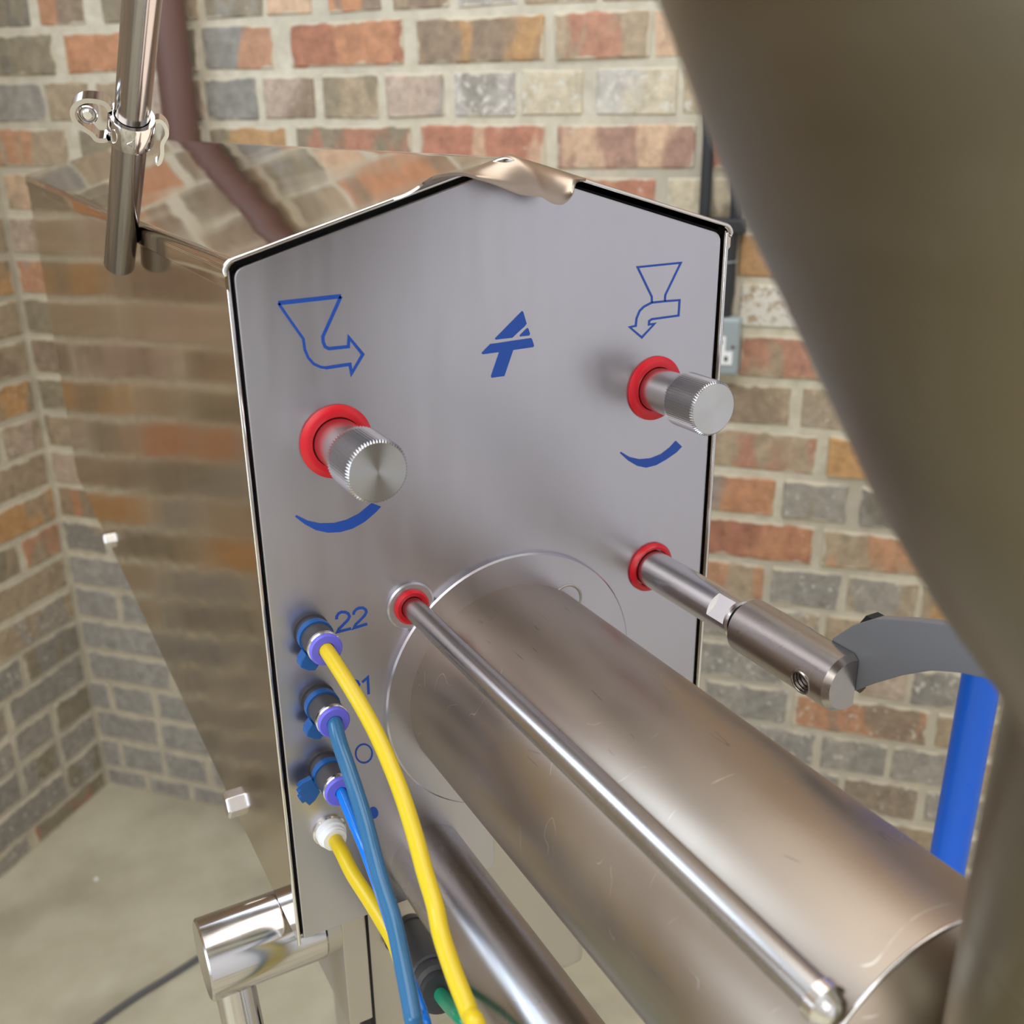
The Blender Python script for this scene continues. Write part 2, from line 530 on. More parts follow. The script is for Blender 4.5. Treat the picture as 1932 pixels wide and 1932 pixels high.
def sheet(rows, th):
    """a grid of points given a thickness along th (vector or None for +z)"""
    th = Vector(th); n = len(rows); k = len(rows[0])
    V = [Vector(p) for r in rows for p in r]; m = len(V)
    V += [p + th for p in V]
    Fc = []
    for i in range(n - 1):
        for j in range(k - 1):
            q = [i*k + j, i*k + j + 1, (i+1)*k + j + 1, (i+1)*k + j]
            Fc.append(q); Fc.append([a + m for a in reversed(q)])
    for i in range(n - 1):
        for j in (0, k - 1):
            Fc.append([i*k + j, (i+1)*k + j, (i+1)*k + j + m, i*k + j + m])
    for j in range(k - 1):
        for i in (0, n - 1):
            Fc.append([i*k + j, i*k + j + 1, i*k + j + 1 + m, i*k + j + m])
    return V, Fc


def stroke(px, wpx, closed=False, y=None, lift=0.00035):
    """a painted line on the front panel traced in photo pixels; a thin proud ribbon"""
    y = PY if y is None else y
    P = [onY(a, b, y) for a, b in px]
    P = [(p.x, p.z) for p in P]
    w = wpx/F*0.55/2
    n = len(P); L, Rr = [], []
    for i in range(n):
        if closed: a, b, c = P[i-1], P[i], P[(i+1) % n]
        else: a, b, c = P[max(i-1, 0)], P[i], P[min(i+1, n-1)]
        def un(p, q):
            dx, dz = q[0]-p[0], q[1]-p[1]; l = math.hypot(dx, dz)
            return (dx/l, dz/l) if l > 1e-9 else None
        d1, d2 = un(a, b), un(b, c)
        d1 = d1 or d2; d2 = d2 or d1
        nx, nz = -(d1[1] + d2[1]), d1[0] + d2[0]
        l = math.hypot(nx, nz) or 1.0
        nx, nz = nx/l, nz/l
        cs = max(0.45, -d1[1]*nx + d1[0]*nz)
        nx, nz = nx*w/cs, nz*w/cs
        L.append((b[0] + nx, b[1] + nz)); Rr.append((b[0] - nx, b[1] - nz))
    V, Fc = [], []
    for i in range(n):
        V += [(L[i][0], y - lift, L[i][1]), (Rr[i][0], y - lift, Rr[i][1]), (L[i][0], y + 0.0004, L[i][1]), (Rr[i][0], y + 0.0004, Rr[i][1])]
    m = n if closed else n - 1
    for i in range(m):
        a, b = 4*i, 4*((i+1) % n)
        Fc += [[a, a+1, b+1, b], [a, b, b+2, a+2], [a+1, a+3, b+3, b+1], [a+2, b+2, b+3, a+3]]
    if not closed:
        Fc += [[0, 2, 3, 1], [4*n-4, 4*n-3, 4*n-1, 4*n-2]]
    return V, Fc


def patch(px, y=None, lift=0.0004):
    y = PY if y is None else y
    pts = [onY(a, b, y - lift) for a, b in px]
    return prism(pts, (0, lift + 0.0004, 0))


# ------------------------------------------------------------------ the room
rng = random.Random(11)
SALT = 0.0
ORANGE, RED, DEEP = (184, 116, 66), (172, 98, 70), (156, 84, 52)
OLIVE, TAN, BROWN = (124, 114, 90), (158, 136, 106), (128, 106, 84)
SLATE, GREY, DARK = (122, 122, 118), (138, 134, 126), (96, 95, 86)
CREAM, PEACH, PINK = (192, 178, 148), (200, 160, 124), (176, 152, 134)
OCHRE, PLUM, PALE = (184, 130, 56), (146, 98, 88), (178, 176, 170)
WARM = [ORANGE, TAN, OLIVE, TAN, TAN, BROWN, OLIVE, BROWN, RED, PINK, TAN, GREY, OCHRE, BROWN]
COOL = [GREY, GREY, SLATE, GREY, OLIVE, (142, 136, 124), (126, 124, 118), TAN]

# bricks read off the photograph: course -> (left px, right px, tone, second tone, salts)
TR = {
    0: [(-50, 56, DARK, OLIVE, 0), (70, 160, BROWN, ORANGE, .1), (190, 300, OLIVE, BROWN, .1), (384, 496, OLIVE, SLATE, .1), (500, 588, PEACH, PEACH, .25), (616, 720, ORANGE, DARK, 0), (738, 849, BROWN, TAN, .1), (861, 980, PALE, GREY, .45), (986, 1130, TAN, GREY, .2), (1136, 1250, TAN, PINK, .1)],
    1: [(-60, 103, OLIVE, DARK, .1), (122, 240, ORANGE, TAN, .1), (260, 303, BROWN, TAN, 0), (383, 518, SLATE, ORANGE, .1), (548, 763, DEEP, ORANGE, 0), (785, 1029, BROWN, OCHRE, .05), (1045, 1226, TAN, RED, .05), (1231, 1420, PEACH, RED, .1)],
    2: [(-20, 85, GREY, SLATE, .1), (89, 172, TAN, BROWN, 0), (184, 280, TAN, TAN, .1), (286, 384, PINK, BROWN, .1), (390, 488, SLATE, SLATE, .1), (497, 596, BROWN, PINK, .2), (610, 716, TAN, OLIVE, .15), (728, 838, PINK, GREY, .25), (857, 975, GREY, PALE, .55), (982, 1102, CREAM, CREAM, .5), (1124, 1281, CREAM, PALE, .45), (1287, 1400, CREAM, TAN, .4)],
    3: [(-10, 130, TAN, ORANGE, .2), (152, 300, OLIVE, BROWN, .2), (397, 545, OLIVE, OCHRE, .15), (560, 779, OLIVE, RED, .1), (794, 1030, RED, PEACH, .15), (1049, 1314, PEACH, PLUM, .2), (1325, 1460, RED, PEACH, .1)],
    4: [(10, 110, TAN, PEACH, .2), (1060, 1240, RED, ORANGE, .15), (1256, 1335, CREAM, PALE, .35), (1342, 1440, OLIVE, CREAM, .25)],
    5: [(1240, 1372, TAN, BROWN, .1), (1392, 1540, BROWN, OCHRE, .1)],
    6: [(1300, 1385, TAN, BROWN, .1), (1392, 1560, TAN, PALE, .85)],
    7: [(1300, 1386, TAN, TAN, .1), (1396, 1600, TAN, RED, .1)],
    8: [(1330, 1492, TAN, BROWN, .15), (1511, 1680, GREY, TAN, .25)],
    9: [(1330, 1540, TAN, RED, .15), (1560, 1680, OCHRE, OCHRE, .1)],
    10: [(1330, 1463, ORANGE, SLATE, .2), (1475, 1600, GREY, OLIVE, .25), (1621, 1740, DARK, SLATE, .2)],
    11: [(1320, 1536, DEEP, ORANGE, .15), (1549, 1760, TAN, ORANGE, .1)],
    12: [(1320, 1442, TAN, ORANGE, .25), (1453, 1584, GREY, SLATE, .35), (1596, 1732, GREY, TAN, .3), (1739, 1860, TAN, OCHRE, .1)],
    13: [(1310, 1410, GREY, SLATE, .45), (1420, 1545, GREY, TAN, .4), (1556, 1700, TAN, ORANGE, .2), (1712, 1860, TAN, GREY, .3)],
    14: [(1310, 1480, GREY, SLATE, .4), (1494, 1612, TAN, GREY, .4), (1622, 1712, PINK, TAN, .35), (1720, 1900, SLATE, GREY, .4)],
    15: [(1330, 1484, GREY, SLATE, .35), (1494, 1752, BROWN, ORANGE, .35), (1763, 1900, TAN, GREY, .25)],
    16: [(1400, 1536, GREY, SLATE, .4), (1547, 1673, GREY, SLATE, .3), (1681, 1820, GREY, GREY, .3)],
    17: [(1480, 1580, GREY, TAN, .3), (1590, 1731, GREY, BROWN, .3), (1741, 1900, GREY, SLATE, .3)],
}
ZJ = 0.1493           # a bed joint near the top of the picture
CH = 0.075


def zjoint(k): return ZJ - CH*k


def u_of_px(px, z):
    lo, hi = -1.9, 1.2
    for _ in range(40):
        m = (lo + hi)/2
        if proj(N*D + U*m + Vector((0, 0, z)))[0] < px: lo = m
        else: hi = m
    return (lo + hi)/2


def tones(z):
    if z < -0.80 + rng.uniform(-0.06, 0.06):
        a, b_, s = rng.choice(COOL), rng.choice(COOL), rng.uniform(.15, .4)
        if rng.random() < 0.12: b_ = rng.choice(WARM)
    else:
        a, b_, s = rng.choice(WARM), rng.choice(WARM), rng.choice([0, .05, .1, .1, .2, .3])
    return a, b_, s


def fill(row, a, b_, z):
    """bond the gap a..b with stretchers and headers"""
    x = a
    while x < b_ - 0.03:
        w = rng.choice([0.215, 0.1025, 0.215, 0.1025, 0.215])
        if b_ - x - w < 0.05: w = b_ - x
        row.append((x + 0.0005, x + w - 0.0005) + tones(z)); x += w + 0.010


def back_courses():
    rows = []
    for c in range(-19, 22):
        zt, zb = zjoint(c - 1), zjoint(c)
        if zb < FL: zb = FL
        zm = (zt + zb)/2
        tr = [(u_of_px(l, zm), u_of_px(r, zm), a, b_, s) for l, r, a, b_, s in TR.get(c, [])]
        row = []
        x = UC + rng.choice([0.004, 0.004])
        if not tr:
            fill(row, x - rng.choice([0, 0.06, 0.1]), 1.6, zm)
        else:
            for l, r, a, b_, s in tr:
                if l - x > 0.035: fill(row, x, l - 0.010, zm)
                row.append((max(l, UC + .002), r, a, b_, s)); x = r + 0.010
            fill(row, x, 1.6, zm)
        if zm < -0.80:          # cement-washed foot of the wall near the corner
            row = [(q[0], q[1], (150, 150, 146), (142, 142, 140), .08) if q[1] < -0.75 else q for q in row]
        row = [(max(q[0], UC + 0.003),) + q[1:] for q in row if q[1] > UC + 0.03]
        rows.append((zb, zt, row))
    return rows


def left_courses():
    rows = []
    for c in range(-19, 22):
        zt, zb = zjoint(c - 1), max(zjoint(c), FL)
        row = []
        fill(row, 0.012 + rng.choice([0, 0, -0.06, -0.112]), 6.8, (zt + zb)/2)
        row = [(max(q[0], 0.012),) + q[1:] for q in row if q[1] > 0.035]
        rows.append((zb, zt, row))
    return rows


def brick_mesh(name, L, seed):
    r = random.Random(seed)
    bm = bmesh.new()
    v, f = box((-L/2, -0.03, -0.0325), (L/2, 0.03, 0.0325))
    vs = [bm.verts.new(p) for p in v]
    for q in f: bm.faces.new([vs[i] for i in q])
    bmesh.ops.bevel(bm, geom=list(bm.edges), offset=0.0038, segments=1, affect='EDGES')
    for q in bm.verts:
        q.co.x += r.uniform(-.0016, .0016); q.co.z += r.uniform(-.0014, .0014); q.co.y += r.uniform(-.0007, .0007)
    bmesh.ops.recalc_face_normals(bm, faces=bm.faces)
    me = bpy.data.meshes.new(name); bm.to_mesh(me); bm.free()
    for p in me.polygons: p.use_smooth = False
    return me


STRETCH = [brick_mesh('stretcher_brick', 0.215, k) for k in range(5)]
HEADER = [brick_mesh('header_brick', 0.1025, 20 + k) for k in range(5)]
for me in STRETCH + HEADER: me.materials.append(MATS['brick'])


def brick_wall(name, rows, place, ang, back, keep=300, proud=0.0035, holes=()):
    """back: (verts, faces) of the mortar body. place(s, z, out) -> point"""
    wall = link_mesh(name, back[0], back[1], 'mortar', kind='structure')
    allb = []
    for zb, zt, row in rows:
        for (a, b_, ta, tb, s) in row:
            z0, z1 = zb + 0.005, zt - 0.005
            if z1 - z0 < 0.02: continue
            for h in holes:
                if a < h[1] and b_ > h[0] and z0 < h[3] and z1 > h[2]:
                    if a < h[0] - .03: b_ = h[0]
                    elif b_ > h[1] + .03: a = h[1]
                    else: a = b_
            if b_ - a < .02: continue
            c = place((a + b_)/2, (z0 + z1)/2, 0)
            x, y, dz = proj(c)
            inside = dz > 0.05 and -160 < x < 2092 and -120 < y < 2052
            allb.append((not inside, abs(dz) if inside else c.length + 3, a, b_, z0, z1, ta, tb, s))
    allb.sort(key=lambda q: (q[0], q[1]))
    if sum(1 for q in allb if not q[0]) > keep: pass
    solo, rest = allb[:keep], allb[keep:]
    for (_, _, a, b_, z0, z1, ta, tb, s) in solo:
        w = b_ - a
        big = w > 0.155
        me = rng.choice(STRETCH if big else HEADER)
        o = bpy.data.objects.new('brick', me); COL.objects.link(o)
        o.parent = wall
        p = place((a + b_)/2, (z0 + z1)/2, proud + rng.uniform(-.0015, .0015) - 0.03) + Vector((0, 0, H))
        o.location = p - Vector(wall.location)
        o.rotation_euler = (rng.uniform(-.006, .006), rng.uniform(-.008, .008), ang)
        o.scale = (w/(0.215 if big else 0.1025), 1, (z1 - z0)/0.065)
        o['tone_a'] = tone(ta); o['tone_b'] = blend(tone(ta), tone(tb), .8); o['salt'] = float(s)
    # bricks beyond the nearest ones stay real geometry in one part
    V, Fc, A, B_, S = [], [], [], [], []
    rot = Matrix.Rotation(ang, 3, 'Z')
    for (_, _, a, b_, z0, z1, ta, tb, s) in rest:
        w = b_ - a
        c = place((a + b_)/2, (z0 + z1)/2, proud + rng.uniform(-.0015, .0015) - 0.03)
        v, f = box((-w/2, -0.03, -(z1-z0)/2), (w/2, 0.03, (z1-z0)/2))
        k = len(V)
        V += [c + rot @ Vector(q) + Vector((0, 0, H)) - Vector(wall.location) for q in v]
        Fc += [[i + k for i in q] for q in f]
        A += [tone(ta) + (1,)]*6; B_ += [blend(tone(ta), tone(tb), .8) + (1,)]*6; S += [s]*6
    if V:
        me = bpy.data.meshes.new('brick_field'); me.from_pydata(V, [], Fc)
        for nm, data in (('tone_a', A), ('tone_b', B_)):
            at = me.attributes.new(nm, 'FLOAT_COLOR', 'FACE')
            at.data.foreach_set('color', [x for q in data for x in q])
        at = me.attributes.new('salt', 'FLOAT', 'FACE'); at.data.foreach_set('value', S)
        me.materials.append(MATS['brick_field'])
        o = bpy.data.objects.new('brick_field', me); COL.objects.link(o); o.parent = wall; o['kind'] = 'stuff'
    return wall


def wallbox(s0, s1, z0, z1, place, depth):
    v = [place(s, z, o) for o in (0.0005, -depth) for z in (z0, z1) for s in (s0, s1)]
    return v, [[0, 1, 3, 2], [4, 6, 7, 5], [0, 2, 6, 4], [1, 5, 7, 3], [0, 4, 5, 1], [2, 3, 7, 6]]


CEIL = 1.62
WU1 = 1.62
place_back = lambda s, z, o: N*(D - o) + U*s + Vector((0, 0, z))
place_left = lambda s, z, o: N*(D - s) + U*(UC + o) + Vector((0, 0, z))
brick_wall('wall_back', back_courses(), place_back, WA, wallbox(UC - 0.12, WU1, FL, CEIL, place_back, 0.15))
WIN = (0.38, 1.42, 0.33, 1.22)       # the window opening in the left wall, along the wall from the corner
DOOR = (2.20, 3.90, FL, 1.05)        # wide doorway to the yard, beyond the picture's edge
lw = merge(wallbox(0, WIN[0], FL, CEIL, place_left, 0.15), wallbox(WIN[1], DOOR[0], FL, CEIL, place_left, 0.15), wallbox(DOOR[1], 7.0, FL, CEIL, place_left, 0.15),
           wallbox(WIN[0], WIN[1], FL, WIN[2], place_left, 0.15), wallbox(WIN[0], WIN[1], WIN[3], CEIL, place_left, 0.15),
           wallbox(DOOR[0], DOOR[1], DOOR[3], CEIL, place_left, 0.15))
brick_wall('wall_left', left_courses(), place_left, WA + math.pi/2, lw, holes=[WIN, DOOR])


def wall_bar(s0, s1, z0, z1, o0, o1):
    v = [place_left(s, z, o) for o in (o0, o1) for z in (z0, z1) for s in (s0, s1)]
    return v, [[0, 1, 3, 2], [4, 6, 7, 5], [0, 2, 6, 4], [1, 5, 7, 3], [0, 4, 5, 1], [2, 3, 7, 6]]


win = link_mesh('window_1', *merge(wall_bar(WIN[0], WIN[1], WIN[2], WIN[2] + .05, -.10, -.04), wall_bar(WIN[0], WIN[1], WIN[3] - .05, WIN[3], -.10, -.04),
                wall_bar(WIN[0], WIN[0] + .05, WIN[2], WIN[3], -.10, -.04), wall_bar(WIN[1] - .05, WIN[1], WIN[2], WIN[3], -.10, -.04),
                wall_bar((WIN[0] + WIN[1])/2 - .02, (WIN[0] + WIN[1])/2 + .02, WIN[2], WIN[3], -.095, -.045)), 'white_plastic', kind='structure')

fl = [N*(D + .2) + U*(UC - .2), N*(D + .2) + U*3.2, N*(D - 7.2) + U*3.2, N*(D - 7.2) + U*(UC - .2)]
link_mesh('floor', *prism([Vector((p.x, p.y, FL)) for p in fl], (0, 0, -0.1)), 'concrete', kind='structure')
cl = [N*(D + .2) + U*(UC - .2), N*(D + .2) + U*3.2, N*(D - 7) + U*3.2, N*(D - 7) + U*(UC - .2)]
link_mesh('ceiling', *prism([Vector((p.x, p.y, CEIL)) for p in cl], (0, 0, 0.1)), 'ceiling_paint', kind='structure')
rw = [N*(D + .2) + U*WU1, N*(D - 6.9) + U*WU1, N*(D - 6.9) + U*(WU1 + .12), N*(D + .2) + U*(WU1 + .12)]
link_mesh('wall_right', *prism([Vector((p.x, p.y, FL)) for p in rw], (0, 0, CEIL - FL)), 'plaster', kind='structure')

rr = [N*(D - 6.9) + U*(UC - .2), N*(D - 6.9) + U*(WU1 + .12), N*(D - 7.0) + U*(WU1 + .12), N*(D - 7.0) + U*(UC - .2)]
link_mesh('wall_front', *prism([Vector((p.x, p.y, FL)) for p in rr], (0, 0, CEIL - FL)), 'plaster', kind='structure')

# ------------------------------------------------------------------ the depositing machine
PY = 0.48                                    # front panel plane
XL, XR, XM = 0.1135, 0.4065, 0.260           # shell sides and ridge
ZS, ZA, ZB = -0.0585, -0.0165, -0.4560       # shoulder, ridge, bottom
YB = 1.470
XC, ZC = 0.2485, -0.4050                     # the cut-out at lower right
mach = thing('depositing_machine', 'long stainless steel depositing machine with a gabled lid and blue panel marks', 'machine', (0.26, 0.62, FL))


def part(name, vf, mat, parent=None, **kw):
    return link_mesh(name, vf[0], vf[1], mat, parent or mach, **kw)


def rounded(poly, rad, k=5):
    out = []
    n = len(poly)
    for i in range(n):
        a, b_, c = Vector(poly[i-1]), Vector(poly[i]), Vector(poly[(i+1) % n])
        d1, d2 = (a - b_).normalized(), (c - b_).normalized()
        r = rad[i] if isinstance(rad, (list, tuple)) else rad
        if r <= 0: out.append(tuple(b_)); continue
        p, q = b_ + d1*r, b_ + d2*r
        for j in range(k + 1):
            t = j/k
            out.append(tuple(p*(1-t)**2 + b_*2*t*(1-t) + q*t*t))
    return out


T = 0.0016
# shell: left and right sides, underside, back
part('side_panel', merge(box((XL, PY - .001, ZB), (XL + T, YB, ZS - .002))), 'side_steel', bevel=0.0006, label='polished left side panel that mirrors the brick wall')
part('side_panel', merge(box((XR - T, PY - .001, ZC), (XR, YB, ZS - .002))), 'side_steel', bevel=0.0006)
part('underside', merge(box((XL + T, PY + .004, ZB), (XC, YB, ZB + T)), box((XC - T, PY + .004, ZB + T), (XC, YB, ZC)), box((XC, PY + .004, ZC - T), (XR - T, YB, ZC))), 'plate_steel')
part('back_panel', prism([(XL + T, YB - T, ZB + T), (XC - T, YB - T, ZB + T), (XC - T, YB - T, ZC), (XR - T, YB - T, ZC), (XR - T, YB - T, ZS - .002), (XM, YB - T, ZA - .004), (XL + T, YB - T, ZS - .002)], (0, T, 0)), 'plate_steel')
part('gap_shade_sheet', prism([(XL + T, PY + .006, ZB + T), (XC - T, PY + .006, ZB + T), (XC - T, PY + .006, ZC), (XR - T, PY + .006, ZC), (XR - T, PY + .006, ZS - .003), (XM, PY + .006, ZA - .0035), (XL + T, PY + .006, ZS - .003)], (0, .004, 0)), 'gap_black', label='black sheet for the shade in the gap around the front panel')  # black sheet painting the dark interior seen through the gap

# lid: folded gable with small lips
def lid_profile(off):
    pts = [(XL - .0012, ZS - .012), (XL - .0012, ZS), (XM, ZA), (XR + .0012, ZS), (XR + .0012, ZS - .012)]
    out = [pts[0]]
    for i in (1, 2, 3):
        a, b_, c = Vector(pts[i-1]), Vector(pts[i]), Vector(pts[i+1])
        r = 0.005 if i != 2 else 0.006
        p, q = b_ + (a-b_).normalized()*r, b_ + (c-b_).normalized()*r
        for j in range(7):
            t = j/6
            out.append(tuple(p*(1-t)**2 + b_*2*t*(1-t) + q*t*t))
    out.append(pts[4])
    return out


lp = lid_profile(0)
yy = [PY - .003 + (YB + .004 - PY + .003)*k/12 for k in range(13)]
inner = []
lv, lf = [], []
for y in yy:
    for x, z in lp: lv.append((x, y, z))
cx0, cz0 = XM, -0.2
for y in yy:
    for x, z in lp:
        sx = T if x < XM - .1 else (-T if x > XM + .1 else 0)
        lv.append((x + (sx if abs(x - XM) > .143 else 0), y, z - T))
k = len(lp); m_ = len(yy)*k
for i in range(len(yy) - 1):
    for j in range(k - 1):
        q = [i*k + j, i*k + j + 1, (i+1)*k + j + 1, (i+1)*k + j]
        lf.append(q); lf.append([a + m_ for a in reversed(q)])
for i in (0, len(yy) - 1):
    for j in range(k - 1): lf.append([i*k + j, i*k + j + 1, i*k + j + 1 + m_, i*k + j + m_])
for i in range(len(yy) - 1):
    for j in (0, k - 1): lf.append([i*k + j, (i+1)*k + j, (i+1)*k + j + m_, i*k + j + m_])
lid = part('lid', (lv, lf), 'lid_steel', smooth=28, label='mirror polished gabled lid')
# bright rolled front edge of lid and sides
rimp = [(XL + .0004, PY - .0016, ZB)] + [(XL + .0004, PY - .0016, ZS - .004)] + [(x, PY - .0036, z - .0006) for x, z in lp[1:-1]] + [(XR - .0004, PY - .0016, ZS - .004), (XR - .0004, PY - .0016, ZC)]
part('rim', sweep(rimp, 0.0011, 8), 'bright_edge', smooth=60, label='bright rolled rim around the front panel')

# lifting tab bent forward off the lid's ridge
def roofz(x): return ZA - (ZA - ZS)*abs(x - XM)/(XM - XL) + .0004


low = [(795, 346), (815, 333), (835, 328), (855, 325.5), (875, 326), (893, 331), (910, 336), (930, 342), (955, 352), (982, 362), (1010, 365), (1023, 367), (1035, 375), (1047, 380), (1060, 381), (1072, 374), (1081, 362), (1085, 347), (1086, 338)]
fy = PY - .018
front = [onY(p.x, p.y, fy) for p in catmull([Vector((a, b_, 0)) for a, b_ in low], 3)]
rows = [[] for _ in range(8)]
n_ = len(front)
yr = PY - .0042
x0_, x1_ = 0.196, 0.306
for i, p in enumerate(front):
    t_ = i/(n_ - 1)
    xr = x0_ + (x1_ - x0_)*t_**0.9
    q = Vector((xr, yr, roofz(xr) + .0004))
    for j in range(8):
        t = j/7
        w = q.lerp(p, t)
        w.z += (q.z - p.z)*0.55*t*(1 - t) + .002*math.sin(math.pi*t)*(1 - abs(2*t_ - 1))
        rows[j].append(w)
tab = part('lifting_tab', sheet(rows, (0, 0, -.0014)), 'tab_steel', lid, smooth=60, label='wavy bent lifting tab at the ridge')
sl = onY(962, 312, PY - .004)
part('slot_lip', sweep(catmull([onY(930, 309, PY - .006), onY(942, 304, PY - .007), onY(955, 302, PY - .008), onY(975, 308, PY - .008), onY(990, 317, PY - .008), onY(1001, 325, PY - .007)], 5), [0.0006] + [0.0014]*24 + [.0006], 8), 'bright_edge', lid, smooth=60)
part('slot', prism([onY(a, b_, PY - .0065) for a, b_ in [(934, 310), (944, 306), (957, 306), (972, 311), (985, 319), (970, 324), (952, 322), (940, 317)]], (0, .0012, 0)), 'plate_steel', lid)

# front panel
xl, xr = 0.1172, 0.4028
prof = rounded([(xl, ZB + .001), (xl, ZS - .0045), (XM, ZA - .0052), (xr, ZS - .0045), (xr, ZC + .002), (XC - .0022, ZC + .002), (XC - .0022, ZB + .001)], [.002, .005, .004, .005, .003, 0, .004])
panel = part('front_panel', prism([(x, PY, z) for x, z in prof], (0, .006, 0)), 'panel_steel', bevel=0.0008, bseg=2, label='brushed steel five sided front panel')

# painted symbols
def c1(pts): return [(480 + a/3.45, 480 + b_/3.45) for a, b_ in pts]


def c2(pts): return [(1100 + a/4.2, 460 + b_/4.2) for a, b_ in pts]


part('fill_symbol', merge(
    stroke(c1([(155, 317), (563, 272)]), 7), stroke(c1([(563, 272), (445, 535), (447, 570), (460, 600), (485, 613), (612, 600), (615, 540), (705, 650), (632, 775), (622, 715), (465, 738)]), 5.6),
    stroke(c1([(465, 738), (430, 733), (385, 712), (350, 672), (328, 620), (318, 550), (235, 432), (155, 317)]), 4.6)), 'blue_paint', panel, label='blue outline of a funnel with an arrow bending right')
part('drain_symbol', merge(
    stroke(c2([(648, 455), (652, 405), (775, 150), (432, 185), (545, 420), (545, 466)]), 3.9),
    stroke(c2([(520, 478), (545, 466), (648, 455), (765, 446), (757, 568), (545, 597), (524, 612), (522, 640), (568, 632), (465, 742), (370, 660), (418, 650), (424, 590), (448, 532), (482, 498), (520, 478)]), 4.2)), 'blue_paint', panel, label='blue outline of a funnel with an arrow bending left')
part('turn_mark', patch(c1([(265, 1708), (275, 1698), (350, 1735), (430, 1752), (520, 1750), (600, 1730), (680, 1690), (740, 1640), (765, 1620), (825, 1642), (790, 1680), (720, 1740), (640, 1785), (560, 1808), (480, 1812), (400, 1795), (330, 1758)])), 'blue_paint', panel)
part('turn_mark', patch(c2([(296, 1660), (304, 1650), (370, 1690), (450, 1708), (540, 1700), (620, 1668), (690, 1615), (738, 1562), (785, 1608), (740, 1655), (660, 1710), (580, 1755), (500, 1775), (430, 1760), (360, 1718)])), 'blue_paint', panel)


def c3(pts): return [(880 + a/10.73, 560 + b_/10.73) for a, b_ in pts]


part('emblem', merge(patch(c3([(1135, 290), (1155, 312), (1222, 545), (1180, 600), (1080, 690), (930, 830), (600, 868), (588, 845)])),
                     patch(c3([(1240, 632), (1258, 650), (1290, 745), (1275, 785), (1090, 805), (1095, 775)])),
                     patch(c3([(490, 958), (660, 935), (950, 890), (1310, 838), (1330, 855), (1372, 990), (1350, 1020), (950, 1078), (770, 1605), (515, 1640), (505, 1610), (672, 1120), (335, 1165), (315, 1140)]))),
     'blue_paint', panel, label='blue angular emblem of a slanted letter pair')


def c4(pts, dx=0, dy=0): return [(500 + (a + dx)/7.43, 1120 + (b_ + dy)/7.43) for a, b_ in pts]


two = [(1003, 358), (1005, 318), (1030, 278), (1070, 258), (1120, 258), (1165, 278), (1184, 318), (1165, 362), (1090, 440), (1040, 490), (1018, 535), (1205, 488)]
two_b = [(1240, 296), (1246, 256), (1275, 222), (1320, 200), (1370, 198), (1410, 222), (1420, 256), (1400, 300), (1330, 375), (1270, 430), (1245, 482), (1432, 424)]
part('port_number', merge(stroke(c4(two), 5.2), stroke(c4(two_b), 5.2)), 'blue_paint', panel, label='blue painted number 22')
part('port_number', merge(stroke(c4(two, 135, 955)[:9], 5), stroke(c4([(1362, 1242), (1440, 1172), (1452, 1408)]), 5)), 'blue_paint', panel, label='blue painted number 21 half hidden by a hose')
part('port_mark', stroke([(686.5 + 15.5*math.cos(a*math.pi/14), 1421.5 + 17.5*math.sin(a*math.pi/14)) for a in range(28)], 3.2, True), 'blue_paint', panel, label='blue painted ring beside the third port')
part('port_mark', patch([(705 + 9*math.cos(a*math.pi/8), 1534 + 11*math.sin(a*math.pi/8)) for a in range(16)]), 'blue_paint', panel)

# two knurled speed knobs on red seals
NY = Vector((0, -1, 0))


def ringseal(name, x, z, r0, r1, h, parent):
    return part(name, lathe((x, PY + .0005, z), NY, [(0, r0), (0, r1 - .0008), (h*.5, r1), (h, r1 - .002), (h*1.15, (r0 + r1)/2), (h, r0 + .0006), (0, r0)], 56), 'red_seal', parent, smooth=50, label='red rubber seal')


def knob(x, z, length):
    kb = part('knob', merge(cyl((x, PY + .002, z), (x, PY - length*.62, z), 0.0128, 48)), 'turned_steel', smooth=40, label='turned steel knob shaft with a knurled end')
    # knurled sleeve
    seg = 124; V, Fc = [], []
    y0, y1 = PY - length*.52, PY - length
    for y, rr, kn in ((y0, .0128, 0), (y0 - .0006, .0157, 1), (y1 + .0016, .0157, 1), (y1, .0143, 0)):
        for i in range(seg):
            a = 2*math.pi*i/seg
            r = rr - (.0014 if (kn and i % 2) else 0)
            V.append((x + r*math.cos(a), y, z + r*math.sin(a)))
    for j in range(3):
        for i in range(seg):
            i2 = (i + 1) % seg
            Fc.append([j*seg + i, (j+1)*seg + i, (j+1)*seg + i2, j*seg + i2])
    part('knurled_grip', (V, Fc), 'turned_steel', kb)
    part('knob_face', lathe((x, y1, z), NY, [(-.0001, .0143), (0, .0142), (.00005, 0.0)], 64), 'lathe_face', kb, smooth=30, label='turned knob face with a bright hourglass')
    ringseal('seal', x, z, .0127, .0193, .0032, kb)


knob(0.1602, -0.1517, 0.057)
knob(0.3590, -0.1497, 0.055)

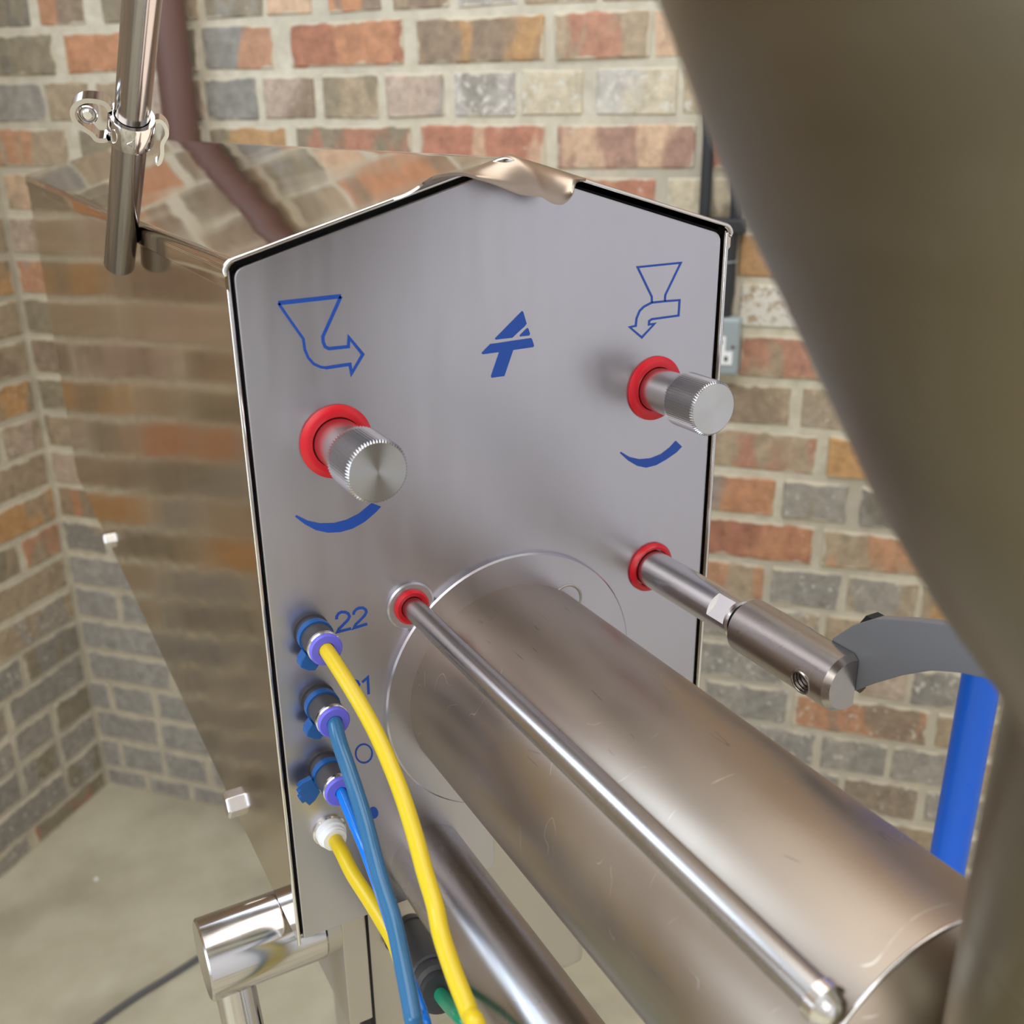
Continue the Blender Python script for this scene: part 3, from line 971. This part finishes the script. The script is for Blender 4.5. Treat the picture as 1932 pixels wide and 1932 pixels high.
# product cylinder with its flange and tie rod
TX, TZ, TR_ = 0.2562, -0.3191, 0.0650
YE = 0.167
part('flange', lathe((0.2600, PY + .001, -0.3191), NY, [(0, .06), (0, .0836), (.0042, .0836), (.0052, .0826), (.0052, .06)], 96), 'panel_steel', smooth=35, label='flat mounting ring of the product cylinder')
pc = part('product_cylinder', lathe((TX, PY, TZ), NY, [(0, 0), (0, TR_), (PY - YE - .0010, TR_), (PY - YE, TR_ - .0010), (PY - YE + .008, .059), (PY - YE + .015, .050), (PY - YE + .020, .036), (PY - YE + .022, 0)], 96), 'tube_steel', smooth=35, label='wide scratched steel product cylinder')
part('weld_bead', torus((TX, YE + .0004, TZ), NY, TR_ - .0008, .0009, 96, 8), 'bright_edge', pc, smooth=60)
# slotted lug in the flange
q = onY(1068, 1134, PY - .004)
part('lug_recess', lathe((q.x, PY - .0028, q.z), NY, [(0, 0), (0, .0098), (.0009, .0098), (.0011, .0106), (.0016, .0112), (.0021, .0106), (.0019, .0098), (.0012, .0094), (.0012, 0)], 40), 'plate_steel', smooth=40)
RX, RZ = 0.1957, -0.2527
rod = part('tie_rod', merge(cyl((RX, PY, RZ), (RX, YE - .002, RZ), .0063, 32, .0006)), 'satin_steel', smooth=40, label='long thin steel tie rod beside the product cylinder')
part('boss', lathe((RX, PY + .001, RZ), NY, [(0, .0095), (0, .0142), (.0028, .0142), (.0036, .0132), (.0036, .0095)], 48), 'panel_steel', rod, smooth=35)
part('seal', lathe((RX, PY, RZ), NY, [(.002, .0062), (.002, .0102), (.0042, .0102), (.005, .0090), (.0042, .0066)], 40), 'red_seal', rod, smooth=50, label='red rubber seal')
part('acorn_nut', lathe((RX, YE - .0015, RZ), NY, [(0, 0), (0, .0074), (.004, .0074), (.005, .006), (.007, .0052), (.0085, .0034), (.009, 0)], 24), 'bright_edge', rod, smooth=40)
# lower guide tube
part('guide_tube', cyl((0.1989, PY + .001, -0.4280), (0.1989, 0.10, -0.4280), .0238, 56, .001), 'satin_steel', smooth=35, label='smooth steel guide tube below the product cylinder')

# piston rod of the valve, clevis barrel and curved lever
LX, LZ = 0.3614, -0.2664
vr = part('valve_rod', lathe((LX, PY + .001, LZ), NY, [(0, 0), (0, .0118), (.088, .0118), (.089, .0108), (.0893, 0)], 48), 'turned_steel', smooth=35, label='turned valve rod')
ringseal('seal', LX, LZ, .0120, .0164, .0035, vr)
part('lock_neck', cyl((LX, PY - .0885, LZ), (LX, PY - .094, LZ), .0085, 32), 'gap_black', vr, smooth=35)
barrel_v = lathe((LX, PY - .0925, LZ), NY, [(0, 0), (0, .0140), (.0018, .0160), (.0730, .0160), (.0762, .0135), (.0762, 0)], 64)
barrel = part('clevis_barrel', barrel_v, 'satin_steel', vr, smooth=25, label='thick turned clevis barrel with a threaded side hole')


def cut(o, vf):
    """subtract a closed shape from o, then drop the cutter"""
    c = link_mesh('cutter', vf[0], vf[1], 'satin_steel')
    md = o.modifiers.new('b', 'BOOLEAN'); md.operation = 'DIFFERENCE'; md.object = c; md.solver = 'EXACT'
    bpy.context.view_layer.update()
    dg = bpy.context.evaluated_depsgraph_get()
    me = bpy.data.meshes.new_from_object(o.evaluated_get(dg))
    o.modifiers.clear(); o.data = me
    bpy.data.objects.remove(c)


for sa_ in (math.radians(142), math.radians(-38)):          # spanner flats near the end of the rod
    e_ = Vector((math.cos(sa_), 0, math.sin(sa_))); g_ = Vector((-math.sin(sa_), 0, math.cos(sa_)))
    b0 = Vector((LX, .3945, LZ)) + e_*.0094
    cut(vr, prism([b0 + g_*.02, b0 - g_*.02, b0 - g_*.02 + e_*.02, b0 + g_*.02 + e_*.02], (0, .0145, 0)))
hd = Vector((-1, 0, -.18)).normalized()
hy = 0.3290
hc = Vector((LX, hy, LZ))
cut(barrel, cyl(hc + hd*.003, hc + hd*.03, .0066, 32))
cut(barrel, box((LX + .0045, PY - .175, LZ - .03), (LX + .0125, PY - .132, LZ + .03)))
part('thread', merge(*[torus(hc + hd*(.0155 - .0022*i), hd, .0062, .0008, 28, 6) for i in range(5)]), 'satin_steel', barrel, smooth=60)
lx = LX + .0050
top = [(.3300, -.2500), (.3180, -.2370), (.3050, -.2275), (.2900, -.2215), (.2760, -.2165), (.2620, -.2120), (.2420, -.2075), (.2200, -.2060), (.1700, -.2060)]
bot = [(.1700, -.2330), (.2200, -.2275), (.2400, -.2285), (.2560, -.2330), (.2700, -.2390), (.2850, -.2490), (.3000, -.2610), (.3120, -.2715), (.3300, -.2800)]
part('lever', prism([(lx, a, b_) for a, b_ in top + bot], (.007, 0, 0)), 'lever_grey', vr, bevel=.0006, label='curved flat grey lever gripped in the clevis')
part('pivot_bolt', cyl((lx + .0068, .3130, -.2385), (lx + .0150, .3130, -.2385), .0068, 6), 'gap_black', vr)

# valve body at the free end of the product cylinder, under the hopper
HX, HY = 0.2560, 0.1000
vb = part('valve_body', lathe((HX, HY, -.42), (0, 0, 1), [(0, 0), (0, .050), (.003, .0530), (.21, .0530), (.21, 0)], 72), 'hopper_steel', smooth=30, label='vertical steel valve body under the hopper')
part('valve_port', cyl((TX, YE - .018, TZ), (TX, HY + .02, TZ), .026, 48), 'tube_steel', vb, smooth=30)

# compressed air fittings
def clip(x, z, y, parent, ang, flat):
    r = .0096
    part('clip_ring', lathe((x, y, z), NY, [(0, .0084), (0, r), (.0045, r), (.0045, .0084), (0, .0084)], 36), 'clip_blue', parent, smooth=35, label='blue identification clip')
    ca, sa = math.cos(ang), math.sin(ang)
    e = Vector((ca, 0, sa)); s_ = Vector((-sa, 0, ca))
    c = Vector((x, y - .001, z))
    pts = []
    if flat:
        for a, b_ in [(a*1.12, b_*1.3) for a, b_ in [(.0085, .0035), (.0125, .0055), (.0165, .0060), (.0170, .0030), (.0185, .0028), (.0185, -.0005), (.0172, -.0008), (.0172, -.0034), (.0155, -.0036), (.0155, -.0056), (.0130, -.0060), (.0078, -.0050)]]:
            pts.append(c + e*a + s_*b_)
        part('clip_tag', prism(pts, (0, -.0036, 0)), 'clip_blue', parent, bevel=.0004)
    else:
        for a, b_ in [(a*1.1, b_*1.55) for a, b_ in [(.0085, .0028), (.0120, .0034), (.0150, .0028), (.0158, .0005), (.0150, -.0028), (.0122, -.0034), (.0078, -.0028)]]:
            pts.append(c + e*a + s_*b_)
        part('clip_tag', prism(pts, (0, -.0075, 0)), 'clip_blue', parent, bevel=.0006)


def fitting(px, length, bore, ang, flat):
    p = onY(px[0], px[1], PY)
    x, z = p.x, p.z
    ft = part('air_fitting', lathe((x, PY + .001, z), NY, [(0, 0), (0, .0098), (.0012, .0098), (.0014, .0086), (length - .0035, .0086), (length - .003, .0084), (length - .003, 0)], 40), 'fitting_black', smooth=35, label='black push-in air fitting with a lilac release collar')
    part('collar_ring', lathe((x, PY - length + .0036, z), NY, [(0, .0070), (0, .0090), (.0016, .0090), (.0022, .0084), (.0022, .0070), (0, .0070)], 40), 'bright_edge', ft, smooth=35)
    part('release_collar', lathe((x, PY - length + .0022, z), NY, [(0, .0040), (0, .0072), (.0008, .0072), (.0012, .0086), (.0030, .0088), (.0038, .0080), (.0038, bore + .0002), (.0010, bore), (0, .0040)], 40), 'lilac_plastic', ft, smooth=35, label='lilac release collar')
    clip(x, z, PY - .0020 - (.003 if not flat else .004), ft, ang, flat)
    return Vector((x, PY - length - .001, z))


e1 = fitting((587, 1190), .0235, .0041, math.radians(243), False)
e2 = fitting((600, 1320), .0255, .0041, math.radians(240), False)
e3 = fitting((612, 1446), .0260, .0031, math.radians(205), True)
p4 = onY(621, 1566, PY)
wf = part('white_gland', lathe((p4.x, PY, p4.z), NY, [(0, 0), (0, .0086), (.0055, .0086), (.006, .0075), (.0085, .0075), (.009, .0068), (.0105, .0068), (.0105, 0)], 40), 'white_plastic', smooth=35, label='white plastic gland of the lowest hose')
part('washer', lathe((p4.x, PY + .0005, p4.z), NY, [(0, .004), (0, .0100), (.0016, .0100), (.0022, .0092), (.0022, .004)], 40), 'bright_edge', wf, smooth=35)
e4 = Vector((p4.x, PY - .009, p4.z))


def dep(p): return p.dot(FWD)


def hose(name, start, px, d1, r, mat, label, group='compressed air hoses on the front panel', p2=None):
    d0 = dep(start) - .002
    pts = [start + Vector((0, .006, 0)), start]
    n = len(px)
    for i, (a, b_) in enumerate(px):
        t = (i + 1)/n
        pts.append(at_depth(a, b_, d0 + (d1 - d0)*t**1.15))
    # below the picture the hose hangs down to the floor
    e = pts[-1]
    pts += [e + Vector((.010, -.015, -.12)), Vector((e.x + .012, e.y - .022, -.80)), Vector((e.x + .012, e.y - .022, FL + .002))]
    return link_mesh(name, *sweep(catmull(pts, 6), r, 20), mat, smooth=60, label=label, cat='hose', group=group)


hose('air_hose', e1, [(645.6, 1272), (682, 1332), (712, 1388), (738, 1447), (761, 1507), (783, 1577), (801, 1643), (821, 1709), (833, 1765), (858, 1840), (886, 1912), (912, 1990)], .40, .0040, 'yellow_hose', 'yellow plastic hose plugged into the top fitting beside the painted 22')
hose('air_hose', e2, [(640, 1400), (655, 1444), (675, 1504), (692, 1560), (708, 1623), (723, 1676), (742, 1735), (757, 1804), (770, 1870), (782, 1935), (794, 2000)], .43, .0041, 'dusk_blue_hose', 'thick dull blue hose from the middle fitting, crossing in front of the bright blue one')
hose('air_hose', e3, [(662, 1540), (678, 1578), (692, 1612), (716, 1678), (744, 1764), (772, 1846), (797, 1915), (812, 1980)], .47, .0030, 'bright_blue_hose', 'thin bright blue hose plugged into the third fitting')
hose('air_hose', e4, [(645, 1608), (665, 1648), (692, 1690), (718, 1732), (746, 1782), (766, 1845), (781, 1910), (795, 1980)], .47, .0041, 'yellow_hose', 'short yellow hose leaving the white gland near the panel bottom')

# housing below the body with its thick side plate and the stand bar
hs = part('lower_housing', box((.1640, .520, -.618), (.344, .86, ZC - .002)), 'plate_steel', bevel=.006, bseg=3, label='plain steel housing under the cut-out of the front panel')
part('side_plate', box((.1465, .500, -.560), (.1625, .80, ZB - .0005)), 'plate_steel', bevel=.0008, label='thick steel plate under the panel')
part('gap_shade_strip', box((.1625, .505, -.617), (.1660, .53, ZB - .0005)), 'gap_black')  # solid black strip painted for the shade in the gap beside the plate
bar = part('stand_bar', lathe((.0640, .523, -.4825), (1, 0, 0), [(0, 0), (0, .0238), (.0012, .0252), (.0720, .0252), (.0735, .0240), (.0735, 0)], 56), 'polished_steel', smooth=30, label='short fat polished bar under the lower left corner')
part('bar_collar', lathe((.1370, .523, -.4825), (1, 0, 0), [(0, 0), (0, .0235), (.0095, .0235), (.0095, 0)], 48), 'plate_steel', bar, smooth=30)
part('stand_leg', sweep([(.0800, .523, -.490), (.0835, .495, -.62), (.090, .43, -.90), (.100, .32, FL + .012)], .0125, 28), 'polished_steel', smooth=40, label='slim steel leg under the bar')
part('pedestal', merge(box((.20, .62, FL + .02), (.31, .73, -.6185)), box((.13, .55, FL + .0005), (.38, .83, FL + .02))), 'plate_steel', bevel=.003)
for px in ((200, 1017), (430, 1485)):
    p = onX(px[0], px[1], XL - .004)
    yb = p.y; zb = min(max(p.z, ZB + .010), ZB + .020)
    V, Fc = lathe((XL + .001, yb, ZB + .0105), (-1, 0, 0), [(0, 0), (0, .0098), (.0070, .0098), (.0084, .0086), (.0084, 0)], 6)
    part('hex_bolt', (V, Fc), 'bright_edge', bevel=.0005, label='hexagon bolt head at the foot of the polished side')

# black elbow connector with green hose below the panel
a_, b2 = onY(776, 1756, .500), at_depth(834, 1880, .560)
ax = (b2 - a_); Ln = ax.length
ec = part('cable_connector', lathe(a_ - ax.normalized()*.004, ax, [(0, 0), (.0005, .0075), (.004, .0112), (.010, .0122), (.016, .0122), (.0165, .0128), (.0185, .0128), (.019, .0122), (Ln*.66, .0124), (Ln*.67, .0136), (Ln*.80, .0138), (Ln*.81, .0125), (Ln*.87, .0125), (Ln*.88, .0136), (Ln*.94, .0136), (Ln*.95, .0110), (Ln*1.0, .0100), (Ln*1.0, .0)], 36), 'black_plastic', smooth=35, label='black plastic inline connector below the panel')
k_ = onY(742, 1782, .512)
part('connector_knob', lathe(k_ + Vector((.012, .012, 0)), Vector((-.6, -.8, -.1)), [(0, 0), (0, .010), (.012, .010), (.016, .0085), (.018, .005), (.0185, 0)], 28), 'black_plastic', ec, smooth=40)
g0 = a_ + ax*1.0
link_mesh('air_hose', *sweep(catmull([g0 - ax*.12, g0, at_depth(866, 1915, .50), at_depth(898, 1938, .49), at_depth(960, 1985, .47), at_depth(1040, 2060, .45), at_depth(1090, 2300, .44), Vector((.27, .26, -.85)), Vector((.27, .26, FL + .002))], 6), .0040, 16), 'green_hose', smooth=60, label='green hose coming out of the black connector', cat='hose', group='compressed air hoses on the front panel')

# ------------------------------------------------------------------ hopper in the foreground
hop = thing('hopper', 'big out of focus steel funnel hopper above the product cylinder', 'hopper', (HX, HY, -.212))
hp = [(-.2098, .0530), (-.145, .0530), (-.1367, .0550), (-.1106, .0755), (-.0862, .0915), (-.0613, .1050), (-.0392, .1170), (-.0197, .1280), (0, .1375), (.0225, .1478), (.06, .159), (.12, .168), (.30, .174)]
prof_o = [(z, r) for z, r in hp]
prof_i = [(z, r - .002) for z, r in reversed(hp)]
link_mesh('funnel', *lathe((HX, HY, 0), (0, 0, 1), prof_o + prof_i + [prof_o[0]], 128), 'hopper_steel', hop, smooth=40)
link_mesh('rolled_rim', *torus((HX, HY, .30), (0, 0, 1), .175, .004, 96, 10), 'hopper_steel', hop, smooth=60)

# ------------------------------------------------------------------ steel pipe with its clamp
pb = at_depth(225, 500, .664); pt = at_depth(268, 0, .508)
dirp = (pt - pb).normalized()
ptop = pt + dirp*.30
link_mesh('steel_pipe', *sweep([pb, pb + dirp*.001, pb + (ptop - pb)*.5, ptop], [.0088, .0095, .0095, .0095], 40), 'pipe_steel', smooth=40, label='bright steel pipe leaning beside the polished side, clamped halfway', cat='pipe')
cl_ = thing('pipe_clamp', 'small steel swing clamp around the leaning steel pipe', 'clamp', pb + dirp*.20)
tcl = (235 - 500)/(0 - 500)
# point on the pipe that shows at y = 235
best = min(range(400), key=lambda i: abs(proj(pb + (pt - pb)*(i/400))[1] - 240))
cc = pb + (pt - pb)*(best/400)
d_, x_, y_ = frame_of(dirp)
toC = (-cc).normalized(); toC = (toC - d_*toC.dot(d_)).normalized()
sd = d_.cross(toC).normalized()
if proj(cc + sd*.01)[0] > proj(cc)[0]: sd = -sd          # sd points to the picture's left
up = d_
link_mesh('band', *lathe(cc - d_*.0085, d_, [(0, .0098), (0, .0122), (.0010, .0126), (.0160, .0126), (.0170, .0122), (.0170, .0098), (0, .0098)], 44), 'polished_steel', cl_, smooth=35)


toC = ((-cc).normalized() - up*.42).normalized()      # the hinge pin's axis
up = (d_ - toC*d_.dot(toC)).normalized()
sd = toC.cross(up)
if proj(cc + sd*.01)[0] > proj(cc)[0]: sd = -sd


def ribbon(path2, depth0, depth1, th):
    """strap of constant thickness: path in (left, up) metres about the clamp centre, width towards the lens"""
    P = [Vector((a, b_)) for a, b_ in path2]
    V, Fc = [], []
    for i, p in enumerate(P):
        t = (P[min(i+1, len(P)-1)] - P[max(i-1, 0)]).normalized(); nn = Vector((-t.y, t.x))*th/2
        for q, dd in ((p + nn, depth0), (p + nn, depth1), (p - nn, depth1), (p - nn, depth0)):
            V.append(cc + sd*q.x + up*q.y + toC*dd)
    for i in range(len(P) - 1):
        for k in range(4):
            k2 = (k + 1) % 4
            Fc.append([4*i + k, 4*i + 4 + k, 4*i + 4 + k2, 4*i + k2])
    Fc += [[0, 1, 2, 3], [4*len(P) - 4, 4*len(P) - 1, 4*len(P) - 2, 4*len(P) - 3]]
    return V, Fc


def c2d(pts): return [(p.x, p.y) for p in catmull([Vector((a, b_, 0)) for a, b_ in pts], 6)]


hx, hz_, hr = .0225, .0042, .0074
eye = [(.0105, .0088), (.0150, .0118)] + [(hx + hr*math.cos(t), hz_ + hr*math.sin(t)) for t in [math.radians(k) for k in range(95, -15 - 1, -22)]] + [(.0262, -.0035), (.0195, -.0062), (.0165, -.0095), (.0120, -.0085)]
eye = [(.0112, .0085), (.0140, .0118), (.0185, .0124), (.0245, .0112), (.0290, .0075), (.0302, .0030), (.0285, -.0015), (.0240, -.0045), (.0200, -.0066), (.0172, -.0092), (.0140, -.0090), (.0118, -.0078)]
link_mesh('hinge_strap', *ribbon(c2d(eye), -.0065, .0045, .0026), 'polished_steel', cl_, smooth=40)
link_mesh('hinge_barrel', *lathe(cc + sd*hx + up*hz_ - toC*.004, toC, [(0, 0), (0, .0052), (.0088, .0052), (.0095, .0046), (.0082, .0036), (.0082, 0)], 28), 'polished_steel', cl_, smooth=35)
link_mesh('hinge_pin', *lathe(cc + sd*hx + up*hz_ + toC*.004, toC, [(0, 0), (0, .0032), (.0010, .0032), (.0020, .0022), (.0022, 0)], 24), 'bright_edge', cl_, smooth=40)
link_mesh('hook', *ribbon(c2d([(-.0122, .0080), (-.0150, .0086), (-.0178, .0060), (-.0190, .0015), (-.0172, -.0040), (-.0176, -.0100), (-.0168, -.0152), (-.0152, -.0172)]), -.004, .0040, .0022), 'bright_edge', cl_, smooth=40)


tb = (toC - d_*toC.dot(d_)).normalized(); sb = d_.cross(tb)
if sb.dot(sd) < 0: sb = -sb


def on_band(a, h, r=.0128):
    return cc + (tb*math.cos(a) + sb*math.sin(a))*r + d_*h


link_mesh('stamped_lug', *sweep([on_band(.72 + .16*math.cos(t), -.0002 + .0046*math.sin(t)) for t in [k*math.pi/10 for k in range(21)]], .00035, 6), 'bright_edge', cl_, smooth=60)
link_mesh('stamped_mark', *merge(sweep([on_band(-.12, .0018), on_band(.10, -.0010), on_band(-.14, -.0030)], .00025, 6), sweep([on_band(-.20, .0030), on_band(-.24, -.0036)], .00025, 6), sweep([on_band(-.14, -.0030), on_band(-.13, .0016)], .00025, 6)), 'bright_edge', cl_, smooth=60)

# ------------------------------------------------------------------ things on and by the walls
def wallp(u, z, o): return place_back(u, z, o)


bpw = sweep([wallp(-1.056, z, .040) for z in (FL + .002, -.8, 0, .8, CEIL - .002)], .0275, 36)
dp = thing('brown_pipe', 'dark brown painted pipe running up the brick wall behind the lid', 'pipe', wallp(-1.056, FL, .04))
link_mesh('pipe_run', *bpw, 'brown_paint', dp, smooth=40)
for z in (.62, -.75):
    link_mesh('pipe_bracket', *merge(lathe(wallp(-1.056, z - .012, .04), (0, 0, 1), [(0, .027), (0, .031), (.024, .031), (.024, .027), (0, .027)], 36), cyl(wallp(-1.056, z, .010), wallp(-1.056, z, -.004), .008, 16)), 'brown_paint', dp, smooth=35)
for i, u in enumerate((-.203, -.157)):
    link_mesh('black_conduit', *sweep([wallp(u, z, .016) for z in (-.136, .3, 1.0, CEIL - .002)], .0082 if i == 0 else .0092, 20), 'conduit_black', smooth=50,
              label=('thin black conduit on the brick wall, the one farther from the socket edge' if i == 0 else 'black conduit on the brick wall rising straight from the socket adaptor'), cat='conduit')
cb = thing('conduit_adaptor', 'black conduit adaptor feeding the wall socket', 'adaptor', wallp(-.172, -.275, .016))


def wbox(u0, u1, z0, z1, o0, o1):
    v = [place_back(s, z, o) for o in (o0, o1) for z in (z0, z1) for s in (u0, u1)]
    return v, [[0, 1, 3, 2], [4, 6, 7, 5], [0, 2, 6, 4], [1, 5, 7, 3], [0, 4, 5, 1], [2, 3, 7, 6]]


link_mesh('junction_block', *wbox(-.222, -.1415, -.156, -.1355, .002, .034), 'conduit_black', cb, bevel=.003)
link_mesh('adaptor_body', *lathe(wallp(-.170, -.155, .018), (0, 0, -1), [(0, 0), (0, .0175), (.042, .0168), (.0445, .0172), (.060, .0180), (.088, .0185), (.112, .0150), (.1205, .0150), (.1205, 0)], 28), 'conduit_black', cb, smooth=30)
link_mesh('adaptor_ring', *torus(wallp(-.170, -.196, .018), (0, 0, 1), .0172, .0010, 28, 8), 'socket_grey', cb, smooth=60)
so = thing('wall_socket', 'grey metal double wall socket with white inserts behind the panel edge', 'socket', wallp(-.211, -.362, .0))
link_mesh('socket_box', *wbox(-.285, -.1385, -.362, -.2765, .001, .040), 'socket_grey', so, bevel=.007, bseg=3)
for u0 in (-.2450, -.1755):
    ins = link_mesh('insert', *merge(wbox(u0, u0 + .0175, -.3450, -.3030, .040, .0416), wbox(u0 + .0175, u0 + .0285, -.3450, -.3250, .040, .0416)), 'white_plastic', so)
    for (a, b_) in ((.0105, -.3110), (.0195, -.3360)):
        link_mesh('pin_hole', *wbox(u0 + a - .0024, u0 + a + .0024, b_ - .0036, b_ + .0036, .0410, .0420), 'gap_black', ins)
    link_mesh('screw', *cyl(wallp(u0 + .0285, -.3180, .040), wallp(u0 + .0285, -.3180, .0415), .0026, 12), 'brown_paint', so)

# blue upright behind the cylinder
az = math.radians(56.25); bd = .76
bx, by = bd*math.sin(az), bd*math.cos(az)
pp = thing('blue_pole', 'bright blue painted upright pole behind the lever', 'pole', (bx, by, FL))
link_mesh('tube', *sweep([(bx - .012, by, FL + .002), (bx, by, -.5), (bx + .004, by, .1)], .0142, 32), 'blue_post', pp, smooth=40)
link_mesh('foot', *lathe((bx - .012, by, FL + .0005), (0, 0, 1), [(0, 0), (0, .05), (.004, .05), (.008, .02), (.02, .0165), (.02, 0)], 32), 'blue_post', pp, smooth=30)

# cable on the floor
cp = [onZ(a, b_, FL + .006) for a, b_ in ((-260, 2210), (-80, 2120), (60, 2030), (180, 1935), (250, 1885), (320, 1842), (395, 1795), (470, 1752), (560, 1700), (700, 1640))]
link_mesh('floor_cable', *sweep(catmull(cp, 6), .0055, 12), 'cable_grey', smooth=60, label='thin grey cable lying across the concrete floor', cat='cable')
# scraps on the floor
for (a, b_, r) in ((182, 1659, .006), (430, 1330, .004)):
    p = onZ(a, b_, FL)
    if b_ > 1500:
        link_mesh('mortar_crumb', *lathe((p.x, p.y, FL), (0, 0, 1), [(0, 0), (0, r), (r*.5, r*.9), (r*.9, r*.4), (r, 0)], 7), 'mortar_scrap', label='white crumb of mortar on the concrete floor', cat='crumb')
